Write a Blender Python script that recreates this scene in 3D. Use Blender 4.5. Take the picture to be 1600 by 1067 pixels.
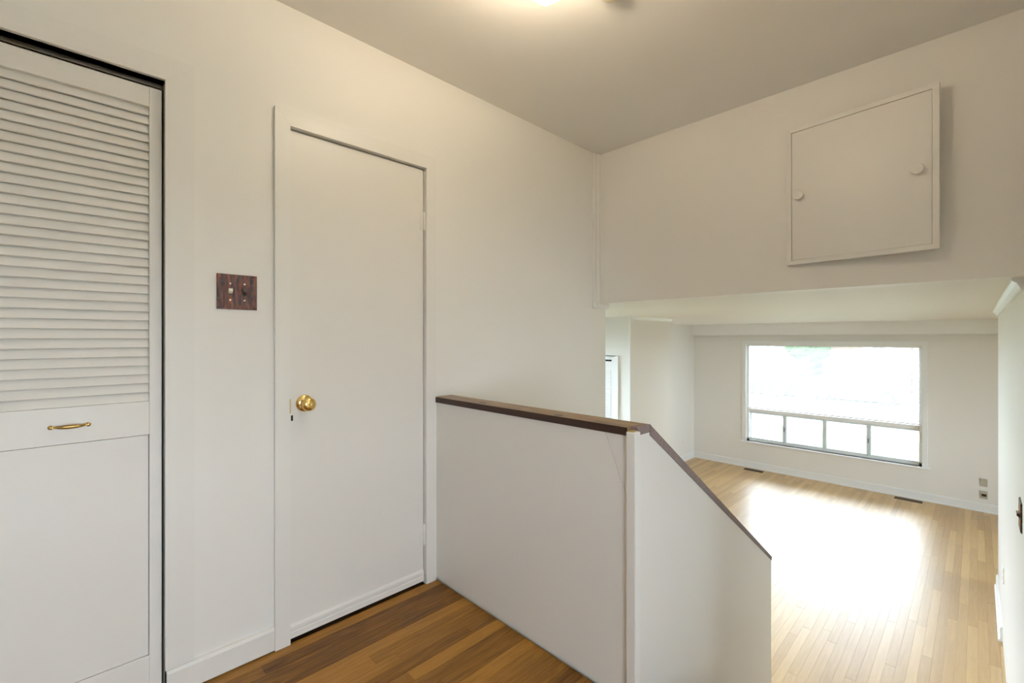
import bpy, bmesh, math, random
from mathutils import Vector, Matrix

for o in list(bpy.data.objects):
    bpy.data.objects.remove(o, do_unlink=True)
SC = bpy.context.scene
COL = SC.collection
rnd = random.Random(7)
PI = math.pi

# ------------------------------------------------------------------ camera
# metres; living room floor is z = 0, +Y runs along the landing's left wall towards the street
EYE = 2.285
cam_d = bpy.data.cameras.new('camera')
cam_d.sensor_fit = 'HORIZONTAL'
cam_d.sensor_width = 36.0
cam_d.lens = 36.0 * 708.572 / 1600.0
cam_d.shift_y = -(533.5 - 528.691) / 1600.0
cam_d.clip_start = 0.02
cam = bpy.data.objects.new('camera', cam_d)
cam.location = (0, 0, EYE)
cam.rotation_euler = (PI / 2, 0, 0.798)
COL.objects.link(cam)
SC.camera = cam

# ------------------------------------------------------------------ sky
SKY_COL = (0.77, 0.875, 1.0, 1)
SKY_STR = 16.0
w = bpy.data.worlds.new('overcast_sky')
SC.world = w
w.use_nodes = True
bg = w.node_tree.nodes['Background']
bg.inputs['Color'].default_value = SKY_COL
bg.inputs['Strength'].default_value = SKY_STR

LAMP_W = 6.5
LAMP_COL = (1.0, 0.83, 0.58)
SHADE_EM = 2.5

# ------------------------------------------------------------------ exposure
vs = SC.view_settings
vs.view_transform = 'Standard'
vs.look = 'None'
vs.gamma = 1.0
vs.use_curve_mapping = False
vs.exposure = 0.45
SC.cycles.max_bounces = 14
SC.cycles.diffuse_bounces = 8
SC.cycles.transparent_max_bounces = 24
SC.cycles.sample_clamp_indirect = 6.0


def portal(name, loc, rot, sx, sy):
    """marks a window opening for the sky's light; gives off nothing itself"""
    d = bpy.data.lights.new(name, 'AREA')
    d.shape = 'RECTANGLE'
    d.size, d.size_y = sx, sy
    d.cycles.is_portal = True
    o = bpy.data.objects.new(name, d)
    o.location, o.rotation_euler = loc, rot
    COL.objects.link(o)


# ------------------------------------------------------------------ materials
def mat(name, col, rough=0.5, metal=0.0, bump=0.0, bscale=60.0, var=0.0, vscale=3.0, coat=0.0, spec=0.5):
    m = bpy.data.materials.new(name)
    m.use_nodes = True
    nt = m.node_tree
    b = nt.nodes['Principled BSDF']
    b.inputs['Base Color'].default_value = (*col, 1)
    b.inputs['Roughness'].default_value = rough
    b.inputs['Metallic'].default_value = metal
    b.inputs['Coat Weight'].default_value = coat
    b.inputs['Specular IOR Level'].default_value = spec
    geo = nt.nodes.new('ShaderNodeNewGeometry')
    if var > 0:
        n = nt.nodes.new('ShaderNodeTexNoise')
        n.inputs['Scale'].default_value = vscale
        n.inputs['Detail'].default_value = 4
        nt.links.new(geo.outputs['Position'], n.inputs['Vector'])
        mx = nt.nodes.new('ShaderNodeMix')
        mx.data_type = 'RGBA'
        mx.inputs['A'].default_value = (*[c * (1 - var) for c in col], 1)
        mx.inputs['B'].default_value = (*[min(1, c * (1 + var)) for c in col], 1)
        nt.links.new(n.outputs['Fac'], mx.inputs['Factor'])
        nt.links.new(mx.outputs['Result'], b.inputs['Base Color'])
    if bump > 0:
        n = nt.nodes.new('ShaderNodeTexNoise')
        n.inputs['Scale'].default_value = bscale
        n.inputs['Detail'].default_value = 3
        nt.links.new(geo.outputs['Position'], n.inputs['Vector'])
        bp = nt.nodes.new('ShaderNodeBump')
        bp.inputs['Strength'].default_value = bump
        bp.inputs['Distance'].default_value = 0.002
        nt.links.new(n.outputs['Fac'], bp.inputs['Height'])
        nt.links.new(bp.outputs['Normal'], b.inputs['Normal'])
    return m


def wood(name, dark, light, rough, stretch=(70, 5, 70), island=False, streak=0.5, coat=0.0, coat_rough=0.1, bump=0.08,
         ramp=(0.3, 0.75), spread=0.6, spec=0.5, local=False):
    """wood grain along the axis of least stretch; each board gets its own shade"""
    m = bpy.data.materials.new(name)
    m.use_nodes = True
    nt = m.node_tree
    N, L = nt.nodes, nt.links
    b = N['Principled BSDF']
    geo = N.new('ShaderNodeNewGeometry')
    info = N.new('ShaderNodeObjectInfo')
    rv = geo.outputs['Random Per Island'] if island else info.outputs['Random']
    src = geo.outputs['Position']
    if local:
        tc = N.new('ShaderNodeTexCoord')
        src = tc.outputs['Object']
    mp = N.new('ShaderNodeMapping')
    mp.inputs['Scale'].default_value = stretch
    L.new(src, mp.inputs['Vector'])
    off = N.new('ShaderNodeMath'); off.operation = 'MULTIPLY'; off.inputs[1].default_value = 97.0
    L.new(rv, off.inputs[0])
    cb = N.new('ShaderNodeCombineXYZ')
    for k in range(3):
        L.new(off.outputs[0], cb.inputs[k])
    L.new(cb.outputs[0], mp.inputs['Location'])
    n = N.new('ShaderNodeTexNoise')
    n.inputs['Scale'].default_value = 1.0
    n.inputs['Detail'].default_value = 6
    n.inputs['Roughness'].default_value = 0.65
    n.inputs['Distortion'].default_value = 0.6
    L.new(mp.outputs[0], n.inputs['Vector'])
    a = N.new('ShaderNodeMath'); a.operation = 'MULTIPLY'; a.inputs[1].default_value = streak
    L.new(n.outputs['Fac'], a.inputs[0])
    c = N.new('ShaderNodeMath'); c.operation = 'MULTIPLY_ADD'
    c.inputs[1].default_value = spread; L.new(rv, c.inputs[0]); L.new(a.outputs[0], c.inputs[2])
    r = N.new('ShaderNodeValToRGB')
    r.color_ramp.elements[0].position = ramp[0]; r.color_ramp.elements[0].color = (*dark, 1)
    r.color_ramp.elements[1].position = ramp[1]; r.color_ramp.elements[1].color = (*light, 1)
    L.new(c.outputs[0], r.inputs[0])
    L.new(r.outputs[0], b.inputs['Base Color'])
    b.inputs['Roughness'].default_value = rough
    b.inputs['Coat Weight'].default_value = coat
    b.inputs['Coat Roughness'].default_value = coat_rough
    b.inputs['Coat IOR'].default_value = 1.65
    b.inputs['Specular IOR Level'].default_value = spec
    bp = N.new('ShaderNodeBump'); bp.inputs['Strength'].default_value = bump; bp.inputs['Distance'].default_value = 0.001
    L.new(n.outputs['Fac'], bp.inputs['Height'])
    L.new(bp.outputs['Normal'], b.inputs['Normal'])
    return m


def glass_mat(name, tint, veil, veil_col):
    """window glass: clear with a reflection, plus a scattering veil that stands in for lens glare"""
    m = bpy.data.materials.new(name)
    m.use_nodes = True
    nt = m.node_tree
    N, L = nt.nodes, nt.links
    N.remove(N['Principled BSDF'])
    out = N['Material Output']
    tr = N.new('ShaderNodeBsdfTransparent'); tr.inputs[0].default_value = (*tint, 1)
    gl = N.new('ShaderNodeBsdfGlossy'); gl.inputs['Roughness'].default_value = 0.02
    fr = N.new('ShaderNodeFresnel'); fr.inputs[0].default_value = 1.45
    m1 = N.new('ShaderNodeMixShader')
    L.new(fr.outputs[0], m1.inputs[0]); L.new(tr.outputs[0], m1.inputs[1]); L.new(gl.outputs[0], m1.inputs[2])
    tl = N.new('ShaderNodeBsdfTranslucent'); tl.inputs[0].default_value = (*veil_col, 1)
    m2 = N.new('ShaderNodeMixShader'); m2.inputs[0].default_value = veil
    L.new(m1.outputs[0], m2.inputs[1]); L.new(tl.outputs[0], m2.inputs[2])
    L.new(m2.outputs[0], out.inputs[0])
    return m


def emit_mat(name, col, strength, base=(0.9, 0.88, 0.82)):
    m = mat(name, base, 0.35)
    b = m.node_tree.nodes['Principled BSDF']
    b.inputs['Emission Color'].default_value = (*col, 1)
    b.inputs['Emission Strength'].default_value = strength
    return m


M = {}
M['wall'] = mat('white_wall_paint', (0.82, 0.80, 0.765), 0.45, bump=0.05, bscale=180, var=0.012, vscale=1.5)
M['live_wall'] = mat('white_living_paint', (0.82, 0.80, 0.765), 0.55, bump=0.04, bscale=180, var=0.01, vscale=1.5)
M['ceiling_paint'] = mat('white_ceiling_paint', (0.82, 0.80, 0.77), 0.6, bump=0.05, bscale=120)
M['trim'] = mat('white_trim_paint', (0.80, 0.78, 0.745), 0.35, bump=0.06, bscale=90)
M['live_trim'] = mat('white_living_trim', (0.85, 0.85, 0.85), 0.35)
M['door'] = mat('white_door_paint', (0.79, 0.765, 0.725), 0.38, bump=0.05, bscale=70, var=0.01, vscale=2)
M['brass'] = mat('polished_brass', (0.80, 0.56, 0.20), 0.16, 1.0)
M['oldbrass'] = mat('aged_brass', (0.42, 0.27, 0.09), 0.3, 1.0, bump=0.1, bscale=200)
M['dark'] = mat('dark_gap', (0.012, 0.010, 0.008), 0.9)
M['cream'] = mat('cream_plastic', (0.78, 0.71, 0.55), 0.3)
M['beige'] = mat('beige_plastic', (0.50, 0.47, 0.38), 0.4)
M['brownpl'] = mat('brown_plastic', (0.045, 0.02, 0.012), 0.35)
M['steel'] = mat('steel_screw', (0.75, 0.66, 0.55), 0.25, 1.0)
M['bronze'] = mat('brown_register_metal', (0.055, 0.032, 0.02), 0.4, 0.4)
M['alu'] = mat('pale_aluminium', (0.66, 0.73, 0.74), 0.4, 0.0)
M['slat'] = mat('white_blind_slat', (0.84, 0.84, 0.83), 0.4)
M['glass'] = glass_mat('glare_veiled_window_glass', (0.96, 0.98, 0.98), 0.053, (0.98, 1.0, 0.92))  # veil puts the washed-out glare of the outdoors into the pane
M['plainglass'] = glass_mat('window_glass', (0.95, 0.98, 0.98), 0.0, (1, 1, 1))
M['plywood'] = mat('worn_edge_wood', (0.25, 0.19, 0.18), 0.7, bump=0.5, bscale=120, var=0.45, vscale=90)
M['rawwood'] = mat('chipped_yellow_wood', (0.45, 0.34, 0.13), 0.7, var=0.5, vscale=120)
M['subfloor'] = mat('dark_subfloor', (0.12, 0.07, 0.035), 0.9)
M['subfloor_pale'] = mat('oak_joint', (0.25, 0.15, 0.06), 0.9)
M['oak_dark'] = wood('oiled_oak_strip', (0.085, 0.026, 0.003), (0.40, 0.19, 0.034), 0.40, (80, 5, 80), spread=0.5, streak=0.9,
                     ramp=(0.34, 0.98), bump=0.12, spec=0.3)
M['oak_dark_s'] = wood('oiled_oak_strip_far', (0.085, 0.026, 0.003), (0.40, 0.19, 0.034), 0.40, (80, 5, 80), True, spread=0.5,
                       streak=0.9, ramp=(0.34, 0.98), bump=0.12, spec=0.3)
M['oak_pale'] = wood('varnished_oak_strip', (0.45, 0.255, 0.080), (0.70, 0.46, 0.185), 0.5, (45, 3, 45), spread=0.55, streak=0.7,
                     ramp=(0.25, 1.0), coat=1.0, coat_rough=0.36, bump=0.10, spec=0.15)
M['oak_pale_s'] = wood('varnished_oak_strip_far', (0.45, 0.255, 0.080), (0.70, 0.46, 0.185), 0.5, (45, 3, 45), True, spread=0.55,
                       streak=0.7, ramp=(0.25, 1.0), coat=1.0, coat_rough=0.36, bump=0.10, spec=0.15)
M['cap'] = wood('stained_cap_wood', (0.055, 0.022, 0.008), (0.42, 0.27, 0.135), 0.38, (4, 60, 60), spread=0.0, streak=1.0,
                ramp=(0.30, 0.66), bump=0.3)
M['capedge'] = mat('dark_stained_edge', (0.035, 0.011, 0.004), 0.5, var=0.3, vscale=20)
M['plate'] = wood('red_brown_woodgrain', (0.022, 0.003, 0.002), (0.25, 0.062, 0.018), 0.25, (14, 95, 16), spread=0.0, streak=1.0,
                  ramp=(0.40, 0.66), bump=0.1, local=True)
# outdoors
M['grass'] = mat('lawn_grass', (0.06, 0.09, 0.035), 0.9, bump=0.6, bscale=30, var=0.35, vscale=0.8, spec=0.0)
M['asphalt'] = mat('asphalt', (0.09, 0.092, 0.095), 0.9, var=0.15, vscale=2, spec=0.0)
M['concrete'] = mat('concrete_walk', (0.28, 0.28, 0.27), 0.9, var=0.1, vscale=2, spec=0.0)
M['hedge'] = mat('hedge_leaves', (0.035, 0.065, 0.025), 0.8, bump=0.5, bscale=20, var=0.4, vscale=6, spec=0.0)
M['bark'] = mat('tree_bark', (0.09, 0.065, 0.045), 0.9, spec=0.0)
M['siding'] = mat('pale_blue_siding', (0.28, 0.34, 0.40), 0.7, spec=0.0)
M['roof'] = mat('grey_shingles', (0.10, 0.10, 0.11), 0.9, var=0.2, vscale=5, spec=0.0)
M['houseglass'] = mat('dark_house_glass', (0.06, 0.08, 0.10), 0.08)
M['whitepaint'] = mat('white_house_trim', (0.70, 0.70, 0.70), 0.5, spec=0.0)
M['silver'] = mat('silver_car_paint', (0.30, 0.32, 0.35), 0.35, 0.3)
M['darkgreen'] = mat('dark_green_car_paint', (0.015, 0.035, 0.025), 0.35, 0.0)
M['tyre'] = mat('black_tyre', (0.02, 0.02, 0.02), 0.8)
M['carglass'] = mat('car_glass', (0.05, 0.06, 0.07), 0.05)
M['redlens'] = mat('red_lens', (0.35, 0.02, 0.015), 0.2)


def brick_mat():
    m = mat('brick_face', (0.30, 0.14, 0.10), 0.85, spec=0.0)
    nt = m.node_tree
    br = nt.nodes.new('ShaderNodeTexBrick')
    br.inputs['Color1'].default_value = (0.22, 0.11, 0.08, 1)
    br.inputs['Color2'].default_value = (0.18, 0.09, 0.065, 1)
    br.inputs['Mortar'].default_value = (0.30, 0.27, 0.24, 1)
    br.inputs['Scale'].default_value = 2.3
    tc = nt.nodes.new('ShaderNodeTexCoord')
    mp = nt.nodes.new('ShaderNodeMapping')
    mp.inputs['Rotation'].default_value = (PI / 2, 0, 0)
    nt.links.new(tc.outputs['Object'], mp.inputs['Vector'])
    nt.links.new(mp.outputs[0], br.inputs['Vector'])
    nt.links.new(br.outputs['Color'], nt.nodes['Principled BSDF'].inputs['Base Color'])
    return m


M['brick'] = brick_mat()
M['shade'] = emit_mat('lit_frosted_glass', (1.0, 0.93, 0.80), SHADE_EM)


# ------------------------------------------------------------------ mesh helpers
def box(bm, x0, x1, y0, y1, z0, z1, bevel=0.0, seg=2):
    x0, x1 = min(x0, x1), max(x0, x1); y0, y1 = min(y0, y1), max(y0, y1); z0, z1 = min(z0, z1), max(z0, z1)
    v = [bm.verts.new((x, y, z)) for x in (x0, x1) for y in (y0, y1) for z in (z0, z1)]
    fs = [(0, 1, 3, 2), (4, 6, 7, 5), (0, 4, 5, 1), (2, 3, 7, 6), (0, 2, 6, 4), (1, 5, 7, 3)]
    faces = [bm.faces.new([v[i] for i in f]) for f in fs]
    if bevel > 0:
        es = list({e for f in faces for e in f.edges})
        bmesh.ops.bevel(bm, geom=es, offset=bevel, segments=seg, profile=0.5, affect='EDGES')
    return bm


def B(*args, **kw):
    return box(bmesh.new(), *args, **kw)


def prism(bm, pts, axis, a0, a1):
    """extrude a polygon; axis 'x': pts are (y,z); 'y': pts are (x,z); 'z': pts are (x,y)"""
    def mk(p, a):
        return {'x': (a, p[0], p[1]), 'y': (p[0], a, p[1]), 'z': (p[0], p[1], a)}[axis]
    lo = [bm.verts.new(mk(p, a0)) for p in pts]
    hi = [bm.verts.new(mk(p, a1)) for p in pts]
    n = len(pts)
    fs = [bm.faces.new(lo), bm.faces.new(hi[::-1])]
    for i in range(n):
        fs.append(bm.faces.new([lo[i], hi[i], hi[(i + 1) % n], lo[(i + 1) % n]]))
    bmesh.ops.recalc_face_normals(bm, faces=fs)
    return bm


def lathe(bm, prof, centre, axis='x', n=32):
    """prof: (distance along axis, radius)"""
    rings = []
    for d, r in prof:
        ring = []
        for k in range(n):
            t = 2 * PI * k / n
            u, v = r * math.cos(t), r * math.sin(t)
            p = {'x': (d, u, v), 'y': (u, d, v), 'z': (u, v, d)}[axis]
            ring.append(bm.verts.new((centre[0] + p[0], centre[1] + p[1], centre[2] + p[2])))
        rings.append(ring)
    fs = []
    for a, b in zip(rings, rings[1:]):
        for k in range(n):
            fs.append(bm.faces.new([a[k], a[(k + 1) % n], b[(k + 1) % n], b[k]]))
    fs.append(bm.faces.new(rings[0])); fs.append(bm.faces.new(rings[-1][::-1]))
    bmesh.ops.recalc_face_normals(bm, faces=fs)
    return bm


def obj(name, bm, m, parent=None, label=None, cat=None, group=None, kind=None, smooth=False):
    me = bpy.data.meshes.new(name)
    bm.to_mesh(me); bm.free()
    if smooth:
        for p in me.polygons:
            p.use_smooth = True
        try:
            me.set_sharp_from_angle(angle=math.radians(40))
        except Exception:
            pass
    me.materials.append(M[m] if isinstance(m, str) else m)
    o = bpy.data.objects.new(name, me)
    COL.objects.link(o)
    if parent is not None:
        o.parent = parent
    return tag(o, label, cat, group, kind)


def tag(o, label=None, cat=None, group=None, kind=None):
    if label: o['label'] = label
    if cat: o['category'] = cat
    if group: o['group'] = group
    if kind: o['kind'] = kind
    return o


def thing(name, loc=(0, 0, 0), label=None, cat=None, group=None, kind=None):
    o = bpy.data.objects.new(name, None)
    o.empty_display_size = 0.05
    o.location = loc
    COL.objects.link(o)
    return tag(o, label, cat, group, kind)


def part(name, bm, m, parent, **kw):
    """a part whose mesh is written in world coordinates"""
    p = parent
    off = Vector((0, 0, 0))
    while p is not None:
        off += p.location
        p = p.parent
    bmesh.ops.translate(bm, verts=bm.verts, vec=-off)
    return obj(name, bm, m, parent, **kw)


def share(src, parent, loc, name=None, scale=None, rot=None):
    c = src.copy()
    c.name = name or src.name.split('.')[0]
    COL.objects.link(c)
    c.parent = parent
    c.location = loc
    if scale: c.scale = scale
    if rot: c.rotation_euler = rot
    return c


def struct(name, bm, m, label=None, cat=None):
    return obj(name, bm, m, None, label, cat, None, 'structure')


# ------------------------------------------------------------------ key dimensions
XA = -1.902            # face of the landing's left wall
XR = 0.135             # face of the stair's right wall
ZL = 1.079             # landing floor
ZC = 3.599             # landing ceiling
ZK = 2.536             # living room ceiling
YB = 2.721             # face of the bulkhead over the stairs
YE = 2.811             # its back, where the living room begins
YW = 8.618             # face of the street wall
XL = -3.814            # living room's left wall
XRR = 3.7              # living room's far right wall
XH = 1.9               # landing's right wall
YH = -2.4              # landing's back wall
XS, XSB = -0.779, -0.879   # stair side of the half wall
YHF, YHB = 1.312, 1.418    # half wall front and back

# ------------------------------------------------------------------ setting: landing
b = bmesh.new()
T = -2.022
DY0, DY1, DZ = 0.606, 1.270, 3.135     # door opening
CY0, CY1, CZ_ = -0.664, 0.228, 3.146   # closet opening
box(b, T, XA, YH, CY0, ZL, ZC)
box(b, T, XA, CY0, CY1, CZ_, ZC)
box(b, T, XA, CY1, DY0, ZL, ZC)
box(b, T, XA, DY0, DY1, DZ, ZC)
box(b, T, XA, DY1, YE, 0, ZC)
wall_left = struct('wall_left', b, 'wall', 'off-white painted landing wall holding the flush door and louvred closet', 'wall')

b = bmesh.new()   # the dark spaces behind the two doors
box(b, -2.80, -2.76, -0.95, 1.6, ZL, ZC)
box(b, -2.76, T, -0.95, -0.91, ZL, ZC)
box(b, -2.76, T, 1.56, 1.6, ZL, ZC)
box(b, -2.76, T, 0.40, 0.44, ZL, ZC)
box(b, -2.80, T, -0.95, 1.6, ZL - 0.04, ZL)
box(b, -2.80, T, -0.95, 1.6, ZC, ZC + 0.04)
struct('wall_closet', b, 'wall')

# bulkhead with the hatch opening
HX0, HX1, HZ0, HZ1 = -0.655, -0.150, 2.735, 3.325
b = bmesh.new()
box(b, XA, HX0, YB, YE, ZK, ZC)
box(b, HX1, XH, YB, YE, ZK, ZC)
box(b, HX0, HX1, YB, YE, ZK, HZ0)
box(b, HX0, HX1, YB, YE, HZ1, ZC)
box(b, HX0, HX1, YE - 0.012, YE, HZ0, HZ1)
struct('wall_bulkhead', b, 'wall', 'off-white painted bulkhead wall over the stair opening', 'wall')

struct('ceiling', B(T, XH + .1, YH - .1, YE, ZC, ZC + 0.1), 'ceiling_paint', 'white painted landing ceiling in warm lamp light', 'ceiling')
# unseen rest of the landing: back wall, right wall with a window, stair wall
struct('wall_back', B(T, XH + .1, YH - .1, YH, ZL, ZC), 'wall')
b = bmesh.new()
WY0, WY1, WZ0, WZ1 = -0.85, 0.25, 1.45, 2.5
box(b, XH, XH + .1, YH, WY0, ZL, ZC)
box(b, XH, XH + .1, WY1, YE, ZL, ZC)
box(b, XH, XH + .1, WY0, WY1, ZL, WZ0)
box(b, XH, XH + .1, WY0, WY1, WZ1, ZC)
struct('wall_hall', b, 'wall')
wn = thing('window_2', (XH, (WY0 + WY1) / 2, WZ0), 'unseen casement window added in the hall wall for daylight', 'window', None, 'structure')  # unseen window, added as the source of the closet's daylight
b = bmesh.new()
for yy in (WY0, (WY0 + WY1) / 2 - .025, WY1 - .05):
    box(b, XH + .02, XH + .07, yy, yy + .05, WZ0, WZ1)
box(b, XH + .02, XH + .07, WY0, WY1, WZ0, WZ0 + .05); box(b, XH + .02, XH + .07, WY0, WY1, WZ1 - .05, WZ1)
part('window_frame', b, 'trim', wn)
part('pane', B(XH + .043, XH + .047, WY0, WY1, WZ0, WZ1), 'plainglass', wn)
portal('hall_window_offscreen', (XH + .12, (WY0 + WY1) / 2, (WZ0 + WZ1) / 2), (0, PI / 2, 0), WZ1 - WZ0, WY1 - WY0)

# stair's right wall and what lies behind it
b = bmesh.new()
box(b, XR, XR + 0.12, 1.30, YE, 0, ZC)
box(b, XR, XR + 0.12, YE, 6.10, 0, ZK)
struct('wall_right', b, 'live_wall', 'white painted wall beside the stairs', 'wall')

# ------------------------------------------------------------------ setting: living room
WX0, WX1, WB, WT = -2.872, -0.542, 0.470, 2.184   # street window opening
b = bmesh.new()
box(b, XL - .1, WX0, YW, YW + .15, 0, ZK)
box(b, WX1, XRR + .1, YW, YW + .15, 0, ZK)
box(b, WX0, WX1, YW, YW + .15, 0, WB)
box(b, WX0, WX1, YW, YW + .15, WT, ZK)
struct('wall_street', b, 'live_wall', 'white living room wall with the wide street window', 'wall')
EY0, EY1, EZ0, EZ1 = 2.95, 4.35, 0.3, 2.3
b = bmesh.new()
box(b, XL - .1, XL, YE, EY0, 0, ZK); box(b, XL - .1, XL, EY1, YW, 0, ZK)
box(b, XL - .1, XL, EY0, EY1, 0, EZ0); box(b, XL - .1, XL, EY0, EY1, EZ1, ZK)
wn = thing('window_4', (XL, (EY0 + EY1) / 2, EZ0), 'unseen window added in the living room left wall for daylight', 'window', None, 'structure')  # unseen window, added so daylight reaches the stair wall
bb = bmesh.new()
for yy in (EY0, (EY0 + EY1) / 2 - .025, EY1 - .05):
    box(bb, XL - .07, XL - .02, yy, yy + .05, EZ0, EZ1)
box(bb, XL - .07, XL - .02, EY0, EY1, EZ0, EZ0 + .05); box(bb, XL - .07, XL - .02, EY0, EY1, EZ1 - .05, EZ1)
part('window_frame', bb, 'live_trim', wn)
part('pane', B(XL - .047, XL - .043, EY0, EY1, EZ0, EZ1), 'plainglass', wn)
portal('entry_window_offscreen', (XL - .12, (EY0 + EY1) / 2, (EZ0 + EZ1) / 2), (0, -PI / 2, 0), EZ1 - EZ0, EY1 - EY0)
struct('wall_living_left', b, 'live_wall', 'white left wall of the living room', 'wall')
NX, NY0, NY1 = -2.75, 4.55, 5.53      # projecting closet
b = bmesh.new()
box(b, XL, NX, NY1 - .1, NY1, 0, ZK)
box(b, NX - .1, NX, NY0 + .012, NY1 - .1, 0, ZK)
pj = struct('wall_projection', b, 'live_wall', 'white projecting closet wall in the living room', 'wall')
b = bmesh.new()
box(b, XL, -3.62, NY0, NY0 + .1, 0, ZK)
box(b, -2.90, NX - .1, NY0, NY0 + .1, 0, ZK)
box(b, NX - .1, NX, NY0, NY0 + .012, 0, ZK)
box(b, -3.62, -2.90, NY0, NY0 + .1, 2.085, ZK)
part('front_face', b, 'live_wall', pj)
b = bmesh.new()
box(b, XL - .1, T, YE - .1, YE, 0, ZK)
box(b, XR + .12, XRR + .1, YE - .1, YE, 0, ZK)
struct('wall_front', b, 'live_wall')
b = bmesh.new()
RY0, RY1, RZ0, RZ1 = 4.6, 7.0, 0.55, 2.2
box(b, XRR, XRR + .1, YE, RY0, 0, ZK); box(b, XRR, XRR + .1, RY1, YW, 0, ZK)
box(b, XRR, XRR + .1, RY0, RY1, 0, RZ0); box(b, XRR, XRR + .1, RY0, RY1, RZ1, ZK)
struct('wall_living_right', b, 'live_wall')
wn = thing('window_3', (XRR, (RY0 + RY1) / 2, RZ0), 'unseen side window added to brighten the living room', 'window', None, 'structure')  # unseen window, added to bring more daylight into the room
b = bmesh.new()
for yy in (RY0, RY0 + .8, RY0 + 1.6, RY1 - .05):
    box(b, XRR + .02, XRR + .07, yy, yy + .05, RZ0, RZ1)
box(b, XRR + .02, XRR + .07, RY0, RY1, RZ0, RZ0 + .05); box(b, XRR + .02, XRR + .07, RY0, RY1, RZ1 - .05, RZ1)
part('window_frame', b, 'live_trim', wn)
part('pane', B(XRR + .043, XRR + .047, RY0, RY1, RZ0, RZ1), 'plainglass', wn)
portal('side_window_offscreen', (XRR + .12, (RY0 + RY1) / 2, (RZ0 + RZ1) / 2), (0, PI / 2, 0), RZ1 - RZ0, RY1 - RY0)

struct('ceiling_living', B(XL - .1, XRR + .1, YE, YW + .15, ZK, ZK + .1), 'ceiling_paint', 'white living room ceiling', 'ceiling')

# ------------------------------------------------------------------ floors, strip by strip
PW = 0.057


def strips(floor, x0, x1, y0, y1, z, m, stuff_m, keep, thick=0.018, seed=1, lo=0.7, hi=1.7, gap=0.0011):
    """boards along Y; rows inside keep=(xa,xb) become single planks, the rest one joined mesh"""
    r = random.Random(seed)
    bm = bmesh.new()
    box(bm, -0.5, 0.5, 0, 1, -thick, 0)
    es = [e for e in bm.edges if abs(e.verts[0].co.z) < 1e-6 and abs(e.verts[1].co.z) < 1e-6 and abs(e.verts[0].co.x - e.verts[1].co.x) < 1e-6]
    for v in bm.verts:
        v.co.x *= PW - gap
    bmesh.ops.bevel(bm, geom=es, offset=gap * .8, segments=1, affect='EDGES')
    first = None
    rest = bmesh.new()
    n = int(math.ceil((x1 - x0) / PW))
    for i in range(n):
        xc = x0 + (i + .5) * PW
        if xc + PW / 2 > x1 + .02:
            break
        y = y0 - r.uniform(0, hi * .8)
        while y < y1:
            ln = r.uniform(lo, hi)
            a, e = max(y, y0), min(y + ln, y1)
            y += ln
            if e - a < 0.04:
                continue
            lift = r.uniform(-.0003, .0003)
            if keep[0] <= xc <= keep[1]:
                if first is None:
                    p = obj('plank', bm, m, floor)
                    first = p
                else:
                    p = share(first, floor, (0, 0, 0), 'plank')
                p.location = (xc - floor.location.x, a + .0006 - floor.location.y, z + lift - floor.location.z)
                p.scale = (1, e - a - .0012, 1)
            else:
                box(rest, xc - PW / 2 + .0005, xc + PW / 2 - .0005, a + .0006, e - .0006, z - thick, z + lift)
    part('far_planks', rest, stuff_m, floor, kind='stuff')


b = bmesh.new()
box(b, XL - .1, XRR + .1, YE - .1, YW + .15, -0.12, -0.017)
box(b, T, XR + .12, 1.2, YE, -0.12, -0.017)
fl = struct('floor', b, 'subfloor_pale', 'pale varnished oak strip floor of the living room', 'floor')
strips(fl, XL, XRR, YE - .1, YW, 0.0, 'oak_pale', 'oak_pale_s', (XL, XR), seed=3, lo=1.0, hi=2.2, gap=0.0004)
b = B(T, XH + .1, YH - .1, YHF + .09, ZL - 0.15, ZL - 0.017)
fl2 = struct('floor_landing', b, 'subfloor', 'dark oiled oak strip floor of the landing', 'floor')
strips(fl2, XA + .006, XH, YH, YHF + .004, ZL, 'oak_dark', 'oak_dark_s', (XA, -0.1), seed=11, lo=0.5, hi=1.5)

struct('wall_under_landing', B(T, XR + .12, 1.30, 1.402, -.017, ZL - .15), 'live_wall')
# staircase down to the living room
XT = XS + .0135
st = thing('staircase', (-0.32, 1.43, 0), 'short oak staircase beside the white half wall', 'stairs')
RI = ZL / 6
for k in range(1, 6):
    y0 = 1.43 + .25 * (k - 1)
    part('tread', B(XT, XR, y0 - .02, y0 + .25, ZL - RI * k - .028, ZL - RI * k, bevel=.006), 'oak_dark', st)
for k in range(0, 6):
    y0 = 1.43 + .25 * k
    top = ZL - RI * k - (.028 if k else 0)
    part('riser', B(XT, XR, y0, y0 + .018, ZL - RI * (k + 1), top), 'trim', st)
part('nosing', B(XT, XR, 1.40, 1.45, ZL - .02, ZL, bevel=.006), 'oak_dark', st)

# ------------------------------------------------------------------ half wall
ZT = 1.966     # underside of its wooden cap
hw = struct('wall_half', B(XA, XSB + .02, YHF + .012, YHB, ZL - .1, ZT), 'wall', 'white panelled half wall with a brown wooden cap', 'wall')
b = bmesh.new()
XD0, XD1, ZD = -0.888, -0.801, 1.752
g = .0012
prism(b, [(XA, ZL + .017), (XD1, ZL + .017), (XD1, ZD - g), (XD0 - g, ZT), (XA, ZT)], 'y', YHF, YHF + .0125)
part('front_panel', b, 'door', hw)
b = bmesh.new()
prism(b, [(XD1, ZD + g), (XD1, ZT), (XD0 + g, ZT)], 'y', YHF + .0003, YHF + .0125)
part('corner_patch', b, 'door', hw)
b = bmesh.new()
prism(b, [(YHF + .02, 0), (2.722, 0), (2.722, 1.084), (1.414, 1.956), (1.414, ZT), (YHF + .02, ZT)], 'x', XSB, XS)
part('side_panel', b, 'door', hw)
b = bmesh.new()
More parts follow.
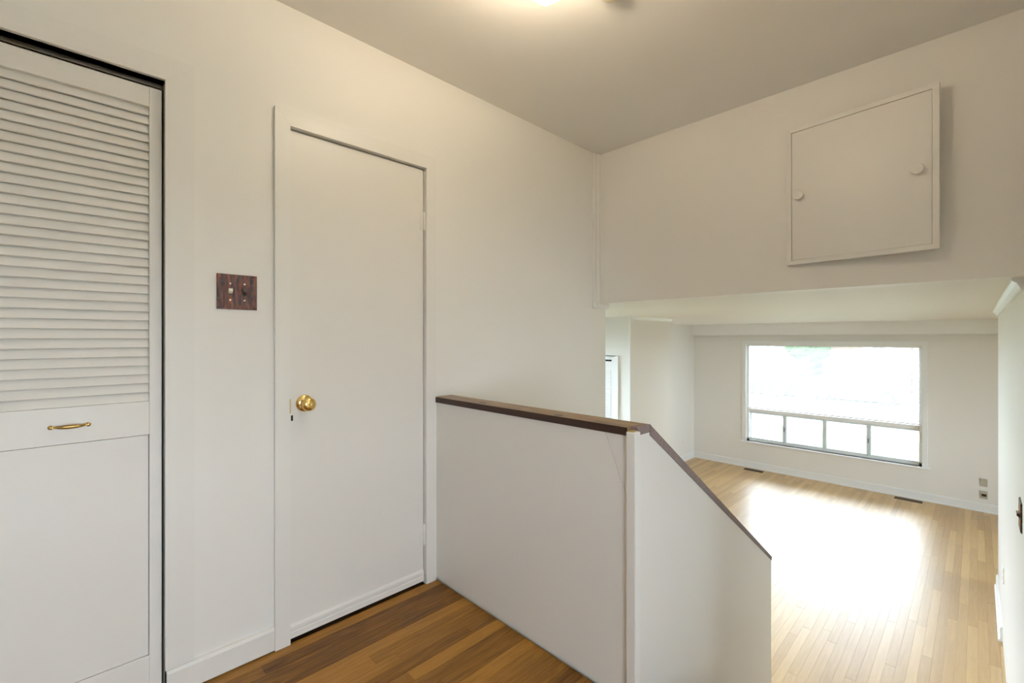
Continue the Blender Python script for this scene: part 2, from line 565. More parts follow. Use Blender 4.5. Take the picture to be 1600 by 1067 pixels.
prism(b, [(1.42, 0), (2.722, 0), (2.722, .149), (1.43, ZL), (1.42, ZL)], 'x', XS, XS + .013)
part('skirt_board', b, 'trim', hw)
part('corner_batten', B(-0.801, XS + .013, YHF - .012, YHF + .022, ZL, 1.981, bevel=.004), 'trim', hw)
part('batten_chip', B(-0.797, -0.778, YHF - .008, YHF + .018, 1.9805, 1.9825), 'rawwood', hw)
# cap
b = B(XA, -0.801, YHF - .002, 1.414, ZT, ZT + .027)
cp = part('cap', b, 'cap', hw, label='worn brown wooden cap board')
part('dark_edge', B(XA, -0.801, YHF - .006, YHF - .002, ZT, ZT + .0265), 'capedge', cp, label='dark stained front edge')
b = B(-0.801, XS + .002, YHF + .022, 1.414, ZT, ZT + .027)
part('cap_end', b, 'plywood', hw)
b = bmesh.new()
s = (1.956 - 1.084) / (2.722 - 1.414)
prism(b, [(1.414, 1.956), (2.722, 1.084), (2.726, 1.101), (1.420, 1.988), (1.414, ZT + .027)], 'x', XSB - .004, XS + .003)
part('sloping_cap', b, 'plywood', hw)
# knots in the cap
for i, (kx, ky) in enumerate(((-1.57, 1.345), (-1.115, 1.335))):
    b = bmesh.new()
    lathe(b, [(0, .013), (.0010, .012)], (kx, ky, ZT + .027), 'z', 14)
    for v in b.verts:
        v.co.x = kx + (v.co.x - kx) * 1.7
    part('knot', b, 'brownpl', hw)

# ------------------------------------------------------------------ baseboard and door trims on the left wall
b = bmesh.new()
prism(b, [(XA, ZL + .006), (XA + .016, ZL + .006), (XA + .016, ZL + .082), (XA + .011, ZL + .092), (XA, ZL + .094)], 'y', CY1 + .004, 0.565)
bl = struct('baseboard_left', b, 'trim', 'white baseboard between closet and flush door', 'baseboard')


def casing(parent, name, m, y0, y1, zb, zt, wL, wR, wT, x0, x1, left=True, right=True):
    """mitred frame boards on a wall facing +X around an opening y0..y1, top zt"""
    if left:
        part(name, prism(bmesh.new(), [(y0 - wL, zb), (y0, zb), (y0, zt), (y0 - wL, zt + wT)], 'x', x0, x1), m, parent)
    if right:
        part(name, prism(bmesh.new(), [(y1, zb), (y1 + wR, zb), (y1 + wR, zt + wT), (y1, zt)], 'x', x0, x1), m, parent)
    part(name, prism(bmesh.new(), [(y0, zt + .0004), (y1, zt + .0004), (y1 + wR - .0004, zt + wT), (y0 - wL + .0004, zt + wT)], 'x', x0, x1), m, parent)


# flush door
d1 = thing('door_1', (XA, 0.937, ZL), 'plain white flush door with a round brass knob', 'door', None, 'structure')
casing(d1, 'casing', 'trim', 0.622, 1.2535, ZL - .002, 3.121, .056, .0585, .062, XA, XA + .016)
b = bmesh.new()
box(b, T, XA, DY0, 0.622, ZL, DZ); box(b, T, XA, 1.2535, DY1, ZL, DZ); box(b, T, XA, 0.622, 1.2535, 3.121, DZ)
part('jamb', b, 'trim', d1)
b = bmesh.new()
box(b, -1.975, -1.952, .622, .640, ZL, 3.121); box(b, -1.975, -1.952, 1.236, 1.2535, ZL, 3.121)
box(b, -1.975, -1.952, .640, 1.236, 3.103, 3.121)
part('door_stop', b, 'trim', d1)
leaf = part('door_leaf', B(-1.950, -1.909, 0.6245, 1.2495, ZL + .013, 3.1155, bevel=.0015), 'door', d1)
b = bmesh.new()
X0 = -1.909
prism(b, [(X0, ZL + .014), (X0 + .009, ZL + .014), (X0 + .009, ZL + .036), (X0 + .006, ZL + .039), (X0 + .006, ZL + .043), (X0 + .009, ZL + .046),
          (X0 + .009, ZL + .058), (X0 + .004, ZL + .068), (X0, ZL + .069)], 'y', .627, 1.248)
part('bottom_moulding', b, 'trim', leaf)
kz = 2.022
kn = part('door_knob', lathe(bmesh.new(), [(0, .034), (.003, .034), (.007, .031), (.010, .022), (.012, .013), (.030, .0115), (.034, .017), (.038, .024),
                                           (.046, .0275), (.054, .0265), (.060, .021), (.0625, .013), (.0628, .0085), (.061, .008), (.0608, .001)],
                             (X0, .683, kz), 'x', 36), 'brass', leaf, label='polished brass door knob', smooth=True)
part('strike_plate', B(XA + .0015, XA + .0168, .6188, .6222, kz - .032, kz + .024), 'oldbrass', d1, label='small brass strike plate')
part('chipped_notch', B(X0 - .006, X0 + .0006, .6310, .6385, kz - .066, kz - .044), 'dark', leaf)
for z0, z1 in ((2.816, 2.908), (1.268, 1.370)):
    hb = part('hinge', lathe(bmesh.new(), [(0, .0045), (.002, .006), (z1 - z0 - .002, .006), (z1 - z0, .0045)], (X0 + .004, 1.2515, z0), 'z', 14), 'trim', d1, smooth=True)
    part('hinge_leaf', B(X0, X0 + .002, 1.232, 1.2515, z0 + .004, z1 - .004), 'trim', hb)

# louvred bifold closet door
d2 = thing('door_2', (XA, -0.218, ZL), 'white louvred bifold closet door with a brass bar pull', 'door', None, 'structure')
casing(d2, 'casing', 'trim', CY0, CY1, ZL + .0, CZ_ + .001, .08, .080, .077, XA, XA + .015, left=True, right=False)
part('casing', prism(bmesh.new(), [(CY1, ZL + .096), (CY1 + .080, ZL + .096), (CY1 + .080, CZ_ + .078), (CY1, CZ_ + .001)], 'x', XA, XA + .015), 'trim', d2)
b = bmesh.new()
box(b, T, XA, CY1, CY1 + .012, ZL, CZ_); box(b, T, XA, CY0 - .012, CY0, ZL, CZ_); box(b, T, XA, CY0, CY1, CZ_, CZ_ + .012)
part('jamb', b, 'trim', d2)
part('track', B(-1.975, -1.935, CY0, CY1, CZ_ - .014, CZ_), 'steel', d2)
FX0, FX1 = -1.948, -1.920
slat_src = None
for li, (ya, yb) in enumerate(((-.218, .222), (-.661, -.2205))):
    lf = thing('door_leaf', (0, 0, 0)); lf.parent = d2; lf.location = Vector((FX1, ya, ZL + .012)) - d2.location
    zb, zt = ZL + .012, 3.121
    for sa, sb in ((ya, ya + .033), (yb - .033, yb)):
        part('stile', B(FX0, FX1, sa, sb, zb, zt, bevel=.0015), 'door', lf)
    ia, ib = ya + .033, yb - .033
    part('top_rail', B(FX0, FX1 - .0015, ia, ib, 3.056, zt, bevel=.001), 'door', lf)
    mr = part('middle_rail', B(FX0, FX1 - .0015, ia, ib, 1.966, 2.076, bevel=.001), 'door', lf)
    part('bottom_rail', B(FX0, FX1 - .0015, ia, ib, zb, 1.232, bevel=.001), 'door', lf)
    part('panel_back', B(FX0 + .001, FX0 + .006, ia, ib, 1.232, 1.966), 'door', lf)
    part('flat_panel', B(FX0 + .006, FX1 - .006, ia + .0018, ib - .0018, 1.2335, 1.9642), 'door', lf)
    nsl = 33
    pitch = (3.056 - 2.076) / nsl
    for k in range(nsl):
        zc = 2.076 + pitch * (k + .5)
        if slat_src is None:
            bm = bmesh.new()
            box(bm, -.0160, .0160, -(ib - ia) / 2, (ib - ia) / 2, -.0032, .0032, bevel=.0012, seg=1)
            slat_src = obj('slat', bm, 'door', lf)
            s_ = slat_src
        else:
            s_ = share(slat_src, lf, (0, 0, 0), 'slat')
        s_.location = Vector(((FX0 + FX1) / 2 + .0005, (ia + ib) / 2, zc)) - lf.location - d2.location
        s_.rotation_euler = (0, math.radians(68), 0)
    if li == 0:
        # brass bar pull, swollen in the middle, on two flattened eyes
        bm = bmesh.new()
        n, rings = 24, []
        for i in range(n + 1):
            t = i / n * 2 - 1
            y = t * .036
            bow = .017 * (1 - t ** 4) + .003
            rz = .0025 + .0035 * (1 - t * t) ** 1.0
            ring = []
            for k in range(12):
                an = 2 * PI * k / 12
                ring.append(bm.verts.new((FX1 - .0015 + bow + .0035 * math.cos(an), y, 2.0195 + rz * math.sin(an))))
            rings.append(ring)
        for a_, b_ in zip(rings, rings[1:]):
            for k in range(12):
                bm.faces.new([a_[k], a_[(k + 1) % 12], b_[(k + 1) % 12], b_[k]])
        bm.faces.new(rings[0]); bm.faces.new(rings[-1][::-1])
        for sg in (-1, 1):
            lathe(bm, [(0, .0065), (.0025, .0065), (.004, .0045)], (FX1 - .0015, sg * .041, 2.0195), 'x', 16)
            lathe(bm, [(0, .0045), (.006, .004)], (FX1 - .0015, sg * .0345, 2.0195), 'x', 12)
            lathe(bm, [(.0035, .003), (.006, .0022)], (FX1 - .0015, sg * .041, 2.0195), 'x', 12)
        bmesh.ops.recalc_face_normals(bm, faces=bm.faces)
        part('bar_pull', bm, 'oldbrass', lf, label='slim aged brass bar pull', smooth=True)


# ------------------------------------------------------------------ wood-grain switch plates
def switch_plate(loc, rotz, label):
    """two gang plate built facing +X with its back at x = 0"""
    t = thing('switch_plate', loc, label, 'light switch')
    t.rotation_euler = (0, 0, rotz)
    bm = bmesh.new()
    box(bm, 0, .006, -.065, .065, -.064, .064)
    es = [e for e in bm.edges if all(v.co.x > .005 for v in e.verts)]
    bmesh.ops.bevel(bm, geom=es, offset=.003, segments=2, affect='EDGES')
    obj('plate', bm, 'plate', t)
    for y, m in ((-.023, 'cream'), (.023, 'brownpl')):
        obj('slot', B(.0055, .0064, y - .0065, y + .0065, -.013, .013), 'dark' if m == 'brownpl' else 'brownpl', t)
        bm = bmesh.new()
        prism(bm, [(.003, -.009), (.015, .001), (.0145, .011), (.003, .010)], 'y', y - .0062, y + .0062)
        obj('toggle', bm, m, t, label='cream toggle' if m == 'cream' else 'dark brown toggle')
        for z in (-.030, .030):
            obj('screw', lathe(bmesh.new(), [(.0055, .0034), (.0072, .003), (.0076, .001)], (0, y, z), 'x', 12), 'steel', t, smooth=True)
    return t


switch_plate((XA, .441, 2.455), 0, 'wood-grain switch plate between the louvred closet and the flush door')
switch_plate((XR, 2.97, 1.515), PI, 'dark wood-grain switch plate on the white wall beside the stairs')

# ------------------------------------------------------------------ hatch on the bulkhead
HL = Vector((-.698, 2.694)); HR = Vector((-.112, 2.640))
wv = (HR - HL); HW = wv.length; ang = math.atan2(wv.y, wv.x)
hz0, hz1 = 2.668, 3.376
ht = thing('access_hatch', (HL.x, HL.y, hz0), 'off-white square access hatch standing ajar on the bulkhead, two round knobs', 'hatch')
ht.rotation_euler = (0, 0, ang)
HH = hz1 - hz0
fw = .022


def frame_piece(pts, y0, y1):
    return prism(bmesh.new(), pts, 'y', y0, y1)


obj('panel', B(fw + .0015, HW - fw - .0015, .004, .020, fw + .0015, HH - fw - .0015), 'trim', ht)
for pts in ([(0, 0), (HW, 0), (HW - fw, fw), (fw, fw)], [(0, HH), (fw, HH - fw), (HW - fw, HH - fw), (HW, HH)],
            [(0, .0008), (fw, fw + .0008), (fw, HH - fw - .0008), (0, HH - .0008)], [(HW, .0008), (HW, HH - .0008), (HW - fw, HH - fw - .0008), (HW - fw, fw + .0008)]):
    obj('frame_moulding', frame_piece(pts, 0, .022), 'trim', ht)
for kx in (.060, HW - .068):
    obj('knob', lathe(bmesh.new(), [(.004, .0195), (-.010, .0200), (-.019, .0235), (-.0225, .0225), (-.0235, .0195), (-.0236, .002)], (kx, 0, HH * .497), 'y', 28), 'trim', ht, smooth=True)
obj('backing', B(.03, HW - .03, .020, .026, .03, HH - .03), 'trim', ht)
for hz in (.10, HH - .16):
    obj('hinge', B(-.001, .004, .015, YB - HL.y + .004, hz, hz + .06), 'trim', ht)

# corner moulding where the bulkhead meets the left wall
b = bmesh.new()
prism(b, [(XA, 2.655), (XA + .006, 2.655), (XA + .012, 2.668), (XA + .010, 2.690), (XA + .020, 2.706), (XA + .020, YB), (XA, YB)], 'z', 2.535, ZC)
tm = struct('trim_1', b, 'trim', 'narrow vertical moulding in the bulkhead corner', 'moulding')
b = bmesh.new()
box(b, XA, XA + .028, 2.650, YE + .004, 2.500, ZK, bevel=.004)
part('foot_block', b, 'trim', tm)

# ------------------------------------------------------------------ ceiling lamp and smoke detector
LX, LY = -.925, 1.065
lamp = thing('ceiling_lamp', (LX, LY, ZC), 'lit square frosted glass lamp on the landing ceiling', 'lamp')
part('ceiling_pan', lathe(bmesh.new(), [(0, .075), (-.012, .072), (-.018, .05)], (LX, LY, ZC), 'z', 32), 'trim', lamp, smooth=True)
bm = bmesh.new()
n = 24
grid = {}
HSZ = .142
for i in range(n + 1):
    for j in range(n + 1):
        u, v = i / n * 2 - 1, j / n * 2 - 1
        k = 1 - .055 * (u * u * v * v) ** 2
        r2 = max(abs(u), abs(v)); rr = math.sqrt(u * u + v * v)
        z = ZC - .166 + .014 * r2 ** 4 + .006 * max(0, rr - 1) / .414
        grid[i, j] = bm.verts.new((LX + u * HSZ * k, LY + v * HSZ * k, z))
for i in range(n):
    for j in range(n):
        bm.faces.new([grid[i, j], grid[i, j + 1], grid[i + 1, j + 1], grid[i + 1, j]])
bmesh.ops.solidify(bm, geom=bm.faces, thickness=.004)
bmesh.ops.recalc_face_normals(bm, faces=bm.faces)
part('glass_shade', bm, 'shade', lamp, smooth=True)
part('stem', lathe(bmesh.new(), [(-.018, .006), (-.172, .006)], (LX, LY, ZC), 'z', 12), 'brass', lamp)
part('finial', lathe(bmesh.new(), [(-.169, .012), (-.174, .013), (-.182, .008), (-.188, .002)], (LX, LY, ZC), 'z', 20), 'brass', lamp, smooth=True)
ld = bpy.data.lights.new('lamp_bulb_offscreen', 'POINT')
ld.energy = LAMP_W; ld.color = LAMP_COL; ld.shadow_soft_size = .035
for sx in (-.075, .075):
    lo = bpy.data.objects.new('lamp_bulb_offscreen', ld)
    lo.location = (sx, 0, -.125); lo.parent = lamp
    COL.objects.link(lo)

SX, SY = -.953, 1.452
sd = thing('smoke_detector', (SX, SY, ZC), 'small round cream smoke detector on the ceiling beside the lamp', 'detector')
part('base_ring', lathe(bmesh.new(), [(0, .052), (-.010, .052), (-.012, .049)], (SX, SY, ZC), 'z', 36), 'cream', sd, smooth=True)
part('cover', lathe(bmesh.new(), [(-.010, .049), (-.024, .046), (-.032, .038), (-.036, .022), (-.0365, .002)], (SX, SY, ZC), 'z', 36), 'cream', sd, smooth=True)

# ------------------------------------------------------------------ street window
wn = thing('window_1', ((WX0 + WX1) / 2, YW, WB), 'wide white street window with four small lower panes', 'window', None, 'structure')
cw, cd = .058, .016
b = bmesh.new()
part('casing', prism(bmesh.new(), [(WX0 - cw, WB), (WX0, WB), (WX0, WT), (WX0 - cw, WT + cw)], 'y', YW - cd, YW), 'live_trim', wn)
part('casing', prism(bmesh.new(), [(WX1, WB), (WX1 + cw, WB), (WX1 + cw, WT + cw), (WX1, WT)], 'y', YW - cd, YW), 'live_trim', wn)
part('casing', prism(bmesh.new(), [(WX0, WT), (WX1, WT), (WX1 + cw, WT + cw), (WX0 - cw, WT + cw)], 'y', YW - cd, YW), 'live_trim', wn)
part('window_sill', B(WX0 - .09, WX1 + .092, YW - .045, YW + .06, WB - .022, WB, bevel=.004), 'live_trim', wn)
b = bmesh.new()
F0, F1 = YW + .055, YW + .12
box(b, WX0, WX0 + .035, F0, F1, WB, WT); box(b, WX1 - .035, WX1, F0, F1, WB, WT)
box(b, WX0, WX1, F0, F1, WT - .035, WT); box(b, WX0, WX1, F0, F1, WB, WB + .035)
part('window_frame', b, 'live_trim', wn)
part('transom', B(WX0 + .035, WX1 - .035, F0 - .01, F1, .985, 1.045, bevel=.003), 'live_trim', wn)
xs = [WX0 + .035, -2.281, -1.712, -1.150, WX1 - .035]
for x in xs[1:4]:
    m_ = part('mullion', B(x - .024, x + .024, F0, F1 - .01, WB + .035, .985, bevel=.002), 'alu', wn)
    if x != -1.712:
        part('latch', B(x - .004, x + .004, F0 - .010, F0 + .002, .70, .77, bevel=.002), 'bronze', m_)
for x0, x1 in zip(xs, xs[1:]):
    part('sash', box(box(B(x0 + .002, x1 - .002, F0 + .01, F0 + .035, WB + .035, WB + .058), x0 + .002, x1 - .002, F0 + .01, F0 + .035, .962, .985),
                     x0 + .012, x0 + .030, F0 + .01, F0 + .035, WB + .058, .962), 'alu', wn)
    part('pane', B(x0, x1, F0 + .020, F0 + .024, WB + .035, .985), 'glass', wn)
part('pane', B(WX0 + .035, WX1 - .035, F0 + .025, F0 + .030, 1.045, WT - .035), 'glass', wn)
portal('street_window_portal', ((WX0 + WX1) / 2, YW + .16, (WB + WT) / 2), (-PI / 2, 0, 0), WX1 - WX0, WT - WB)

# blind over the upper pane
bd = thing('venetian_blind', ((WX0 + WX1) / 2, YW + .028, 1.05), 'white venetian blind with open slats over the upper street window', 'blind')
bx0, bx1 = WX0 + .008, WX1 - .008
part('headrail', B(bx0, bx1, YW + .010, YW + .046, WT - .030, WT, bevel=.002), 'slat', bd)
part('bottom_rail', B(bx0, bx1, YW + .014, YW + .042, 1.052, 1.070, bevel=.003), 'slat', bd)
src = None
zs = 1.090
while zs < WT - .038:
    if src is None:
        bm = bmesh.new()
        L_ = (bx1 - bx0) / 2 - .004
        pr = [(-.0125, -.0010), (-.006, .0006), (0, .0011), (.006, .0006), (.0125, -.0010), (.0125, -.0015), (.006, .0001), (0, .0006), (-.006, .0001), (-.0125, -.0015)]
        prism(bm, pr, 'x', -L_, L_)
        src = obj('slat', bm, 'slat', bd); s_ = src
    else:
        s_ = share(src, bd, (0, 0, 0), 'slat')
    s_.location = (0, 0, zs - bd.location.z)
    s_.rotation_euler = (math.radians(5), 0, 0)
    zs += .0225
for x in (bx0 + .12, -1.712, bx1 - .12):
    for y in (YW + .0155, YW + .0405):
        part('ladder_cord', B(x - .0012, x + .0012, y - .0006, y + .0006, 1.06, WT - .02), 'slat', bd)
part('tilt_wand', lathe(bmesh.new(), [(1.45, .004), (WT - .03, .004)], (bx1 - .10, YW + .004, 0), 'z', 8), 'slat', bd)

# valance box above the window
b = bmesh.new()
box(b, XL, XRR, 8.489, 8.507, 2.345, ZK)
vl = struct('trim_2', b, 'live_trim', 'white valance board above the street window', 'valance')
part('return_board', B(XL, XL + .018, 8.507, YW, 2.345, ZK), 'live_trim', vl)
# crowns
def crown(name, pts_axis, label):
    return struct(name, pts_axis, 'live_trim', label, 'moulding')
b = bmesh.new()
prism(b, [(XR, ZK), (XR - .036, ZK), (XR - .034, ZK - .010), (XR - .020, ZK - .022), (XR - .012, ZK - .040), (XR - .010, ZK - .050), (XR, ZK - .050)], 'y', YE, 6.10)
struct('trim_3', b, 'live_trim', 'white crown moulding on the wall beside the stairs', 'moulding')
b = bmesh.new()
prism(b, [(NX, ZK), (NX + .030, ZK), (NX + .022, ZK - .018), (NX + .008, ZK - .036), (NX, ZK - .036)], 'y', NY0, NY1)
struct('trim_4', b, 'live_trim', 'white crown moulding on the projecting closet wall', 'moulding')
part('corner_bead', B(NX - .012, NX + .006, NY0 - .006, NY0 + .012, 0, ZK - .036), 'live_trim', bpy.data.objects['trim_4'])

# baseboards
def bboard(name, bm, label):
    return struct(name, bm, 'live_trim', label, 'baseboard')
prof = [(0, 0), (.024, 0), (.022, .016), (.014, .020), (.014, .098), (.008, .112), (0, .114)]
b = bmesh.new(); prism(b, [(YW - d, z) for d, z in prof], 'x', XL, XRR)
bboard('baseboard_street', b, 'white baseboard under the street window')
b = bmesh.new(); prism(b, [(XL + d, z) for d, z in prof], 'y', NY1, YW - .024)
bboard('baseboard_living_left', b, 'white baseboard on the living room left wall')
b = bmesh.new(); prism(b, [(XR - d, z) for d, z in prof], 'y', 5.02, 6.112)
br_ = bboard('baseboard_right', b, 'short white baseboard at the end of the stair wall')

# louvred furnace closet door in the projecting wall
d3 = thing('door_3', (-3.26, NY0, 0), 'white slotted closet door in the projecting wall', 'door', None, 'structure')
Y0 = NY0 - .012
for pts in ([(-3.62 - .05, 0), (-3.62, 0), (-3.62, 2.075), (-3.67, 2.075)], [(-2.925, 0), (-2.895, 0), (-2.895, 2.085), (-2.925, 2.085)]):
    part('casing', prism(bmesh.new(), pts, 'y', Y0 - .006, NY0), 'live_trim', d3)
part('door_leaf', B(-3.62, -2.925, NY0 + .004, NY0 + .030, .01, 2.075), 'live_trim', d3)
part('catch', B(-3.075, -2.998, NY0 - .006, NY0 + .006, 2.017, 2.034), 'dark', d3, label='black slot')
src = None
for k in range(60):
    z = 1.905 - k * .0285
    if z < .2: break
    if src is None:
        bm = bmesh.new()
        prism(bm, [(NY0 + .004, -.006), (NY0 - .006, -.009), (NY0 - .006, -.006), (NY0 + .004, .004)], 'x', -3.58, -3.005)
        bmesh.ops.translate(bm, verts=bm.verts, vec=(3.26, -NY0, 0))
        src = obj('slat', bm, 'live_trim', d3); s_ = src
    else:
        s_ = share(src, d3, (0, 0, 0), 'slat')
    s_.location = (0, 0, z)


# ------------------------------------------------------------------ floor registers, outlets
def register(cx, cy, label):
    t = thing('floor_register', (cx, cy, 0), label, 'vent')
    W_, D_ = .30, .10
    b = bmesh.new()
    box(b, -W_ / 2, W_ / 2, -D_ / 2, -D_ / 2 + .014, 0, .005); box(b, -W_ / 2, W_ / 2, D_ / 2 - .014, D_ / 2, 0, .005)
    box(b, -W_ / 2, -W_ / 2 + .014, -D_ / 2, D_ / 2, 0, .005); box(b, W_ / 2 - .014, W_ / 2, -D_ / 2, D_ / 2, 0, .005)
    obj('frame', b, 'bronze', t)
    obj('duct_well', B(-W_ / 2 + .01, W_ / 2 - .01, -D_ / 2 + .01, D_ / 2 - .01, 0, .0012), 'bronze', t)
    for k in range(13):
        x = -W_ / 2 + .024 + k * .021
        obj('fin', B(x - .002, x + .002, -D_ / 2 + .012, D_ / 2 - .012, .001, .0045), 'bronze', t)


register(-2.70, 8.47, 'brown floor register at the end of the street wall near the room corner')
register(-0.68, 8.49, 'brown floor register under the street window beside the wall jacks')


def wallplate(name, loc, rotz, label, cat, kindof, w=.072, h=.105, m='beige'):
    """faces -Y, its back at y = 0"""
    t = thing(name, loc, label, cat)
    t.rotation_euler = (0, 0, rotz)
    obj('plate', B(-w / 2, w / 2, -.006, 0, -h / 2, h / 2, bevel=.002), m, t)
    if kindof == 'jack':
        obj('socket', B(-.020, .026, -.014, -.004, -.020, .012, bevel=.003), 'brownpl', t)
    elif kindof == 'outlet':
        for z in (-.020, .020):
            obj('socket', B(-.016, .016, -.0075, -.004, z - .014, z + .014, bevel=.002), 'cream', t)
    obj('screw', lathe(bmesh.new(), [(-.006, .003), (-.0072, .002)], (0, 0, h * .38), 'y', 10), 'steel', t)
    return t


wallplate('blank_plate', (.061, YW, .386), 0, 'blank beige wall plate above the brown jack', 'wall plate', 'blank')
wallplate('wall_jack', (.061, YW, .226), 0, 'beige wall jack with a brown socket under the blank plate', 'jack', 'jack')
wallplate('wall_outlet', (XL, 8.20, .36), PI / 2, 'white wall outlet on the living room left wall', 'outlet', 'outlet', m='live_trim')
wallplate('wall_outlet', (XR, 4.80, .59), -PI / 2, 'white wall outlet low on the stair wall', 'outlet', 'outlet', m='live_trim', h=.115)

# ------------------------------------------------------------------ outdoors
ZR = -1.07
b = bmesh.new()
prism(b, [(YW + .15, -.45), (YW + .15, -1.6), (19.5, -1.6), (19.5, ZR + .02), (16.0, ZR + .1), (12, -.62)], 'x', -45, 30)
struct('ground_lawn', b, 'grass', 'green front lawn outside the street window', 'lawn')
struct('ground_pavement', B(-45, 30, 19.5, 21.2, -1.6, ZR + .03), 'concrete')
struct('ground_road', B(-45, 30, 21.2, 33.0, -1.6, ZR), 'asphalt', 'grey asphalt road beyond the lawn', 'road')
b = bmesh.new()
prism(b, [(33, -1.6), (33, ZR + .08), (46, ZR + .35), (75, ZR + .35), (75, -1.6)], 'x', -60, 45)
struct('ground_lawn_far', b, 'grass', 'lawn across the road in front of the houses', 'lawn')
b = bmesh.new()
box(b, -45, XL - .1, -8, YW + .15, -1.6, -.45); box(b, XRR + .1, 30, -8, YW + .15, -1.6, -.45)
struct('ground_side', b, 'grass')


def foliage(name, centre, radii, mt, label, cat, seed, group=None, n=4):
    r = random.Random(seed)
    bm = bmesh.new()
    bmesh.ops.create_icosphere(bm, subdivisions=n, radius=1)
    ph = [(r.uniform(2, 7), Vector((r.gauss(0, 1), r.gauss(0, 1), r.gauss(0, 1))).normalized(), r.uniform(0, 6)) for _ in range(14)]
    for v in bm.verts:
        d = v.co.normalized()
        k = 1 + sum(math.sin(f_ * 3 * d.dot(a_) + p_) for f_, a_, p_ in ph) * .022 + r.uniform(-.05, .05)
        v.co = Vector((d.x * radii[0] * k, d.y * radii[1] * k, d.z * radii[2] * k))
        if v.co.z < -radii[2] * .8: v.co.z = -radii[2] * .8
    o = obj(name, bm, mt, None, label, cat, group)
    o.location = centre
    return o


tr = thing('street_tree', (-9.3, 42.0, ZR + .3), 'leafy green tree between the two houses across the road', 'tree')
part('trunk', lathe(bmesh.new(), [(0, .24), (.5, .18), (2.2, .15), (3.6, .08)], (-9.3, 42, ZR + .25), 'z', 12), 'bark', tr)
fo = foliage('crown', (0, 0, 0), (1.6, 1.5, 2.2), 'hedge', None, None, 31)
fo.parent = tr; fo.location = (0, 0, 3.2)


# parked car, side profile along X
def car(cx, cy, z0, paint, label):
    t = thing('parked_car', (cx, cy, z0), label, 'car')
    Wd = .86
    bm = bmesh.new()
    lower = [(-2.25, .32), (-2.28, .62), (-2.12, .80), (-1.2, .90), (-.75, .93), (1.25, .95), (2.0, .92), (2.24, .78), (2.26, .40), (2.1, .24), (-2.1, .22)]
    prism(bm, lower, 'y', -Wd, Wd)
    bmesh.ops.bevel(bm, geom=[e for e in bm.edges if abs(e.verts[0].co.y - e.verts[1].co.y) < 1e-6], offset=.07, segments=3, affect='EDGES')
    obj('body', bm, paint, t, smooth=True)
    bm = bmesh.new()
    cab = [(-1.15, .90), (-.45, 1.36), (-.1, 1.42), (.75, 1.42), (1.15, 1.33), (1.75, .93)]
    lo = [bm.verts.new((x, -Wd + .05 + max(0, z - .9) * .36, z)) for x, z in cab]
    hi = [bm.verts.new((x, Wd - .05 - max(0, z - .9) * .36, z)) for x, z in cab]
    fs = [bm.faces.new(lo), bm.faces.new(hi[::-1])]
    for i in range(len(cab)):
        j = (i + 1) % len(cab)
        fs.append(bm.faces.new([lo[i], hi[i], hi[j], lo[j]]))
    bmesh.ops.recalc_face_normals(bm, faces=fs)
    obj('cabin', bm, paint, t, smooth=True)
    for sg in (-1, 1):
        for pts in ([(-.95, .955), (-.42, 1.30), (.22, 1.33), (.22, .955)], [(.29, .955), (.29, 1.33), (.72, 1.34), (1.05, 1.27), (1.42, .955)]):
            bm = bmesh.new()
            vs_ = []
            for x, z in pts:
                y = sg * (Wd - .05 - (z - .9) * .36 + .006)
                vs_.append(bm.verts.new((x, y, z)))
            f_ = bm.faces.new(vs_)
            bmesh.ops.solidify(bm, geom=[f_], thickness=.01)
            obj('side_window', bm, 'carglass', t)
        for x in (-1.38, 1.28):
            wh = obj('wheel', lathe(bmesh.new(), [(-.10, .20), (-.10, .30), (-.06, .33), (.06, .33), (.10, .30), (.10, .20)], (x, sg * (Wd - .07), .33), 'y', 28), 'tyre', t, smooth=True)
            obj('hub', lathe(bmesh.new(), [(-.105, .05), (-.104, .19), (.104, .19), (.105, .05)], (x, sg * (Wd - .07), .33), 'y', 20), 'silver', wh)
            obj('wheel_arch', lathe(bmesh.new(), [(-.012, .37), (.012, .37)], (x, sg * (Wd + .0), .36), 'y', 28), 'tyre', t)
        obj('headlight', B(-2.27, -2.05, sg * .78 - .09, sg * .78 + .09, .62, .76, bevel=.02), 'alu', t)
        obj('tail_light', B(2.10, 2.262, sg * .76 - .10, sg * .76 + .10, .66, .82, bevel=.02), 'redlens', t)
    for x0, x1, z0_, z1_ in ((-1.08, -.50, .955, 1.335), (1.22, 1.68, 1.30, .985)):
        bm = bmesh.new()
        nrm = .012
        q = []
        for x, z in ((x0, z0_), (x1, z1_)):
            yy = Wd - .14 - max(0, z - .9) * .36
            q.append((x, z, yy))
        dx, dz = q[1][0] - q[0][0], q[1][1] - q[0][1]
        l_ = math.hypot(dx, dz); ox, oz = -dz / l_ * nrm, dx / l_ * nrm
        vs_ = [bm.verts.new((q[0][0] + ox, -q[0][2], q[0][1] + oz)), bm.verts.new((q[1][0] + ox, -q[1][2], q[1][1] + oz)),
               bm.verts.new((q[1][0] + ox, q[1][2], q[1][1] + oz)), bm.verts.new((q[0][0] + ox, q[0][2], q[0][1] + oz))]
        f_ = bm.faces.new(vs_)
        bmesh.ops.solidify(bm, geom=[f_], thickness=.008)
        obj('windscreen', bm, 'carglass', t)


car(-4.45, 30.2, ZR, 'silver', 'silver sedan parked on the road outside')
car(-9.25, 30.2, ZR, 'darkgreen', 'dark green sedan parked on the road behind the silver sedan')


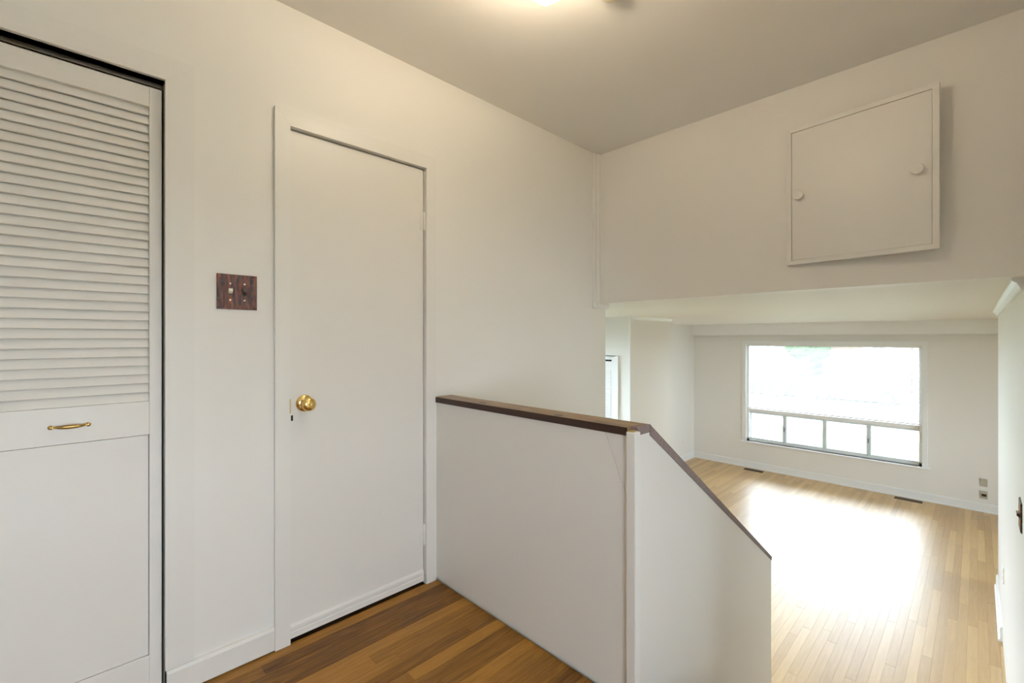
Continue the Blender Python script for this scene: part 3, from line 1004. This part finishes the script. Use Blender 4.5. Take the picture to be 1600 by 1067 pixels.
def house(x0, x1, y0, y1, z0, h, mwall, label, wins, doorx=None):
    t = thing('house', ((x0 + x1) / 2, y0, z0), label, 'house')
    part('walls', B(x0, x1, y0, y1, z0 - .3, z0 + h), mwall, t)
    b = bmesh.new()
    ym = (y0 + y1) / 2
    prism(b, [(y0 - .5, z0 + h), (ym, z0 + h + 2.2), (y1 + .5, z0 + h), (y1 + .5, z0 + h - .12), (y0 - .5, z0 + h - .12)], 'x', x0 - .4, x1 + .4)
    part('roof', b, 'roof', t)
    for cx, cz, w_, h_, shut in wins:
        b = bmesh.new()
        for xx in (cx - w_ / 2, cx + w_ / 2 - .07, cx - .03):
            box(b, xx, xx + .07, y0 - .05, y0 + .02, cz - h_ / 2, cz + h_ / 2)
        box(b, cx - w_ / 2, cx + w_ / 2, y0 - .06, y0 + .02, cz - h_ / 2 - .08, cz - h_ / 2); box(b, cx - w_ / 2, cx + w_ / 2, y0 - .05, y0 + .02, cz + h_ / 2 - .07, cz + h_ / 2)
        wf = part('window_frame', b, 'whitepaint', t)
        part('pane', B(cx - w_ / 2 + .02, cx + w_ / 2 - .02, y0 - .02, y0 + .01, cz - h_ / 2, cz + h_ / 2), 'houseglass', wf)
        if shut:
            for sg in (-1, 1):
                part('shutter', B(cx + sg * (w_ / 2 + .22) - .2, cx + sg * (w_ / 2 + .22) + .2, y0 - .05, y0, cz - h_ / 2, cz + h_ / 2), 'whitepaint', t)
    if doorx is not None:
        dl = part('front_door', B(doorx - .46, doorx + .46, y0 - .04, y0 + .02, z0, z0 + 2.05), 'whitepaint', t)
        part('porch_step', B(doorx - .9, doorx + .9, y0 - 1.0, y0, z0 - .2, z0 + .02), 'concrete', t)


house(-21.0, -9.9, 45.0, 54.0, ZR + .35, 3.0, 'siding', 'pale blue sided house across the road', [(-13.2, .95, 1.6, 1.3, False), (-16.5, .95, 1.8, 1.3, False)], -18.6)
house(-9.0, 3.0, 45.0, 54.0, ZR + .35, 3.0, 'brick', 'red brick house with white shutters across the road', [(-5.35, 1.25, .9, 1.5, True), (-1.6, 1.25, 1.7, 1.5, True)], -7.4)
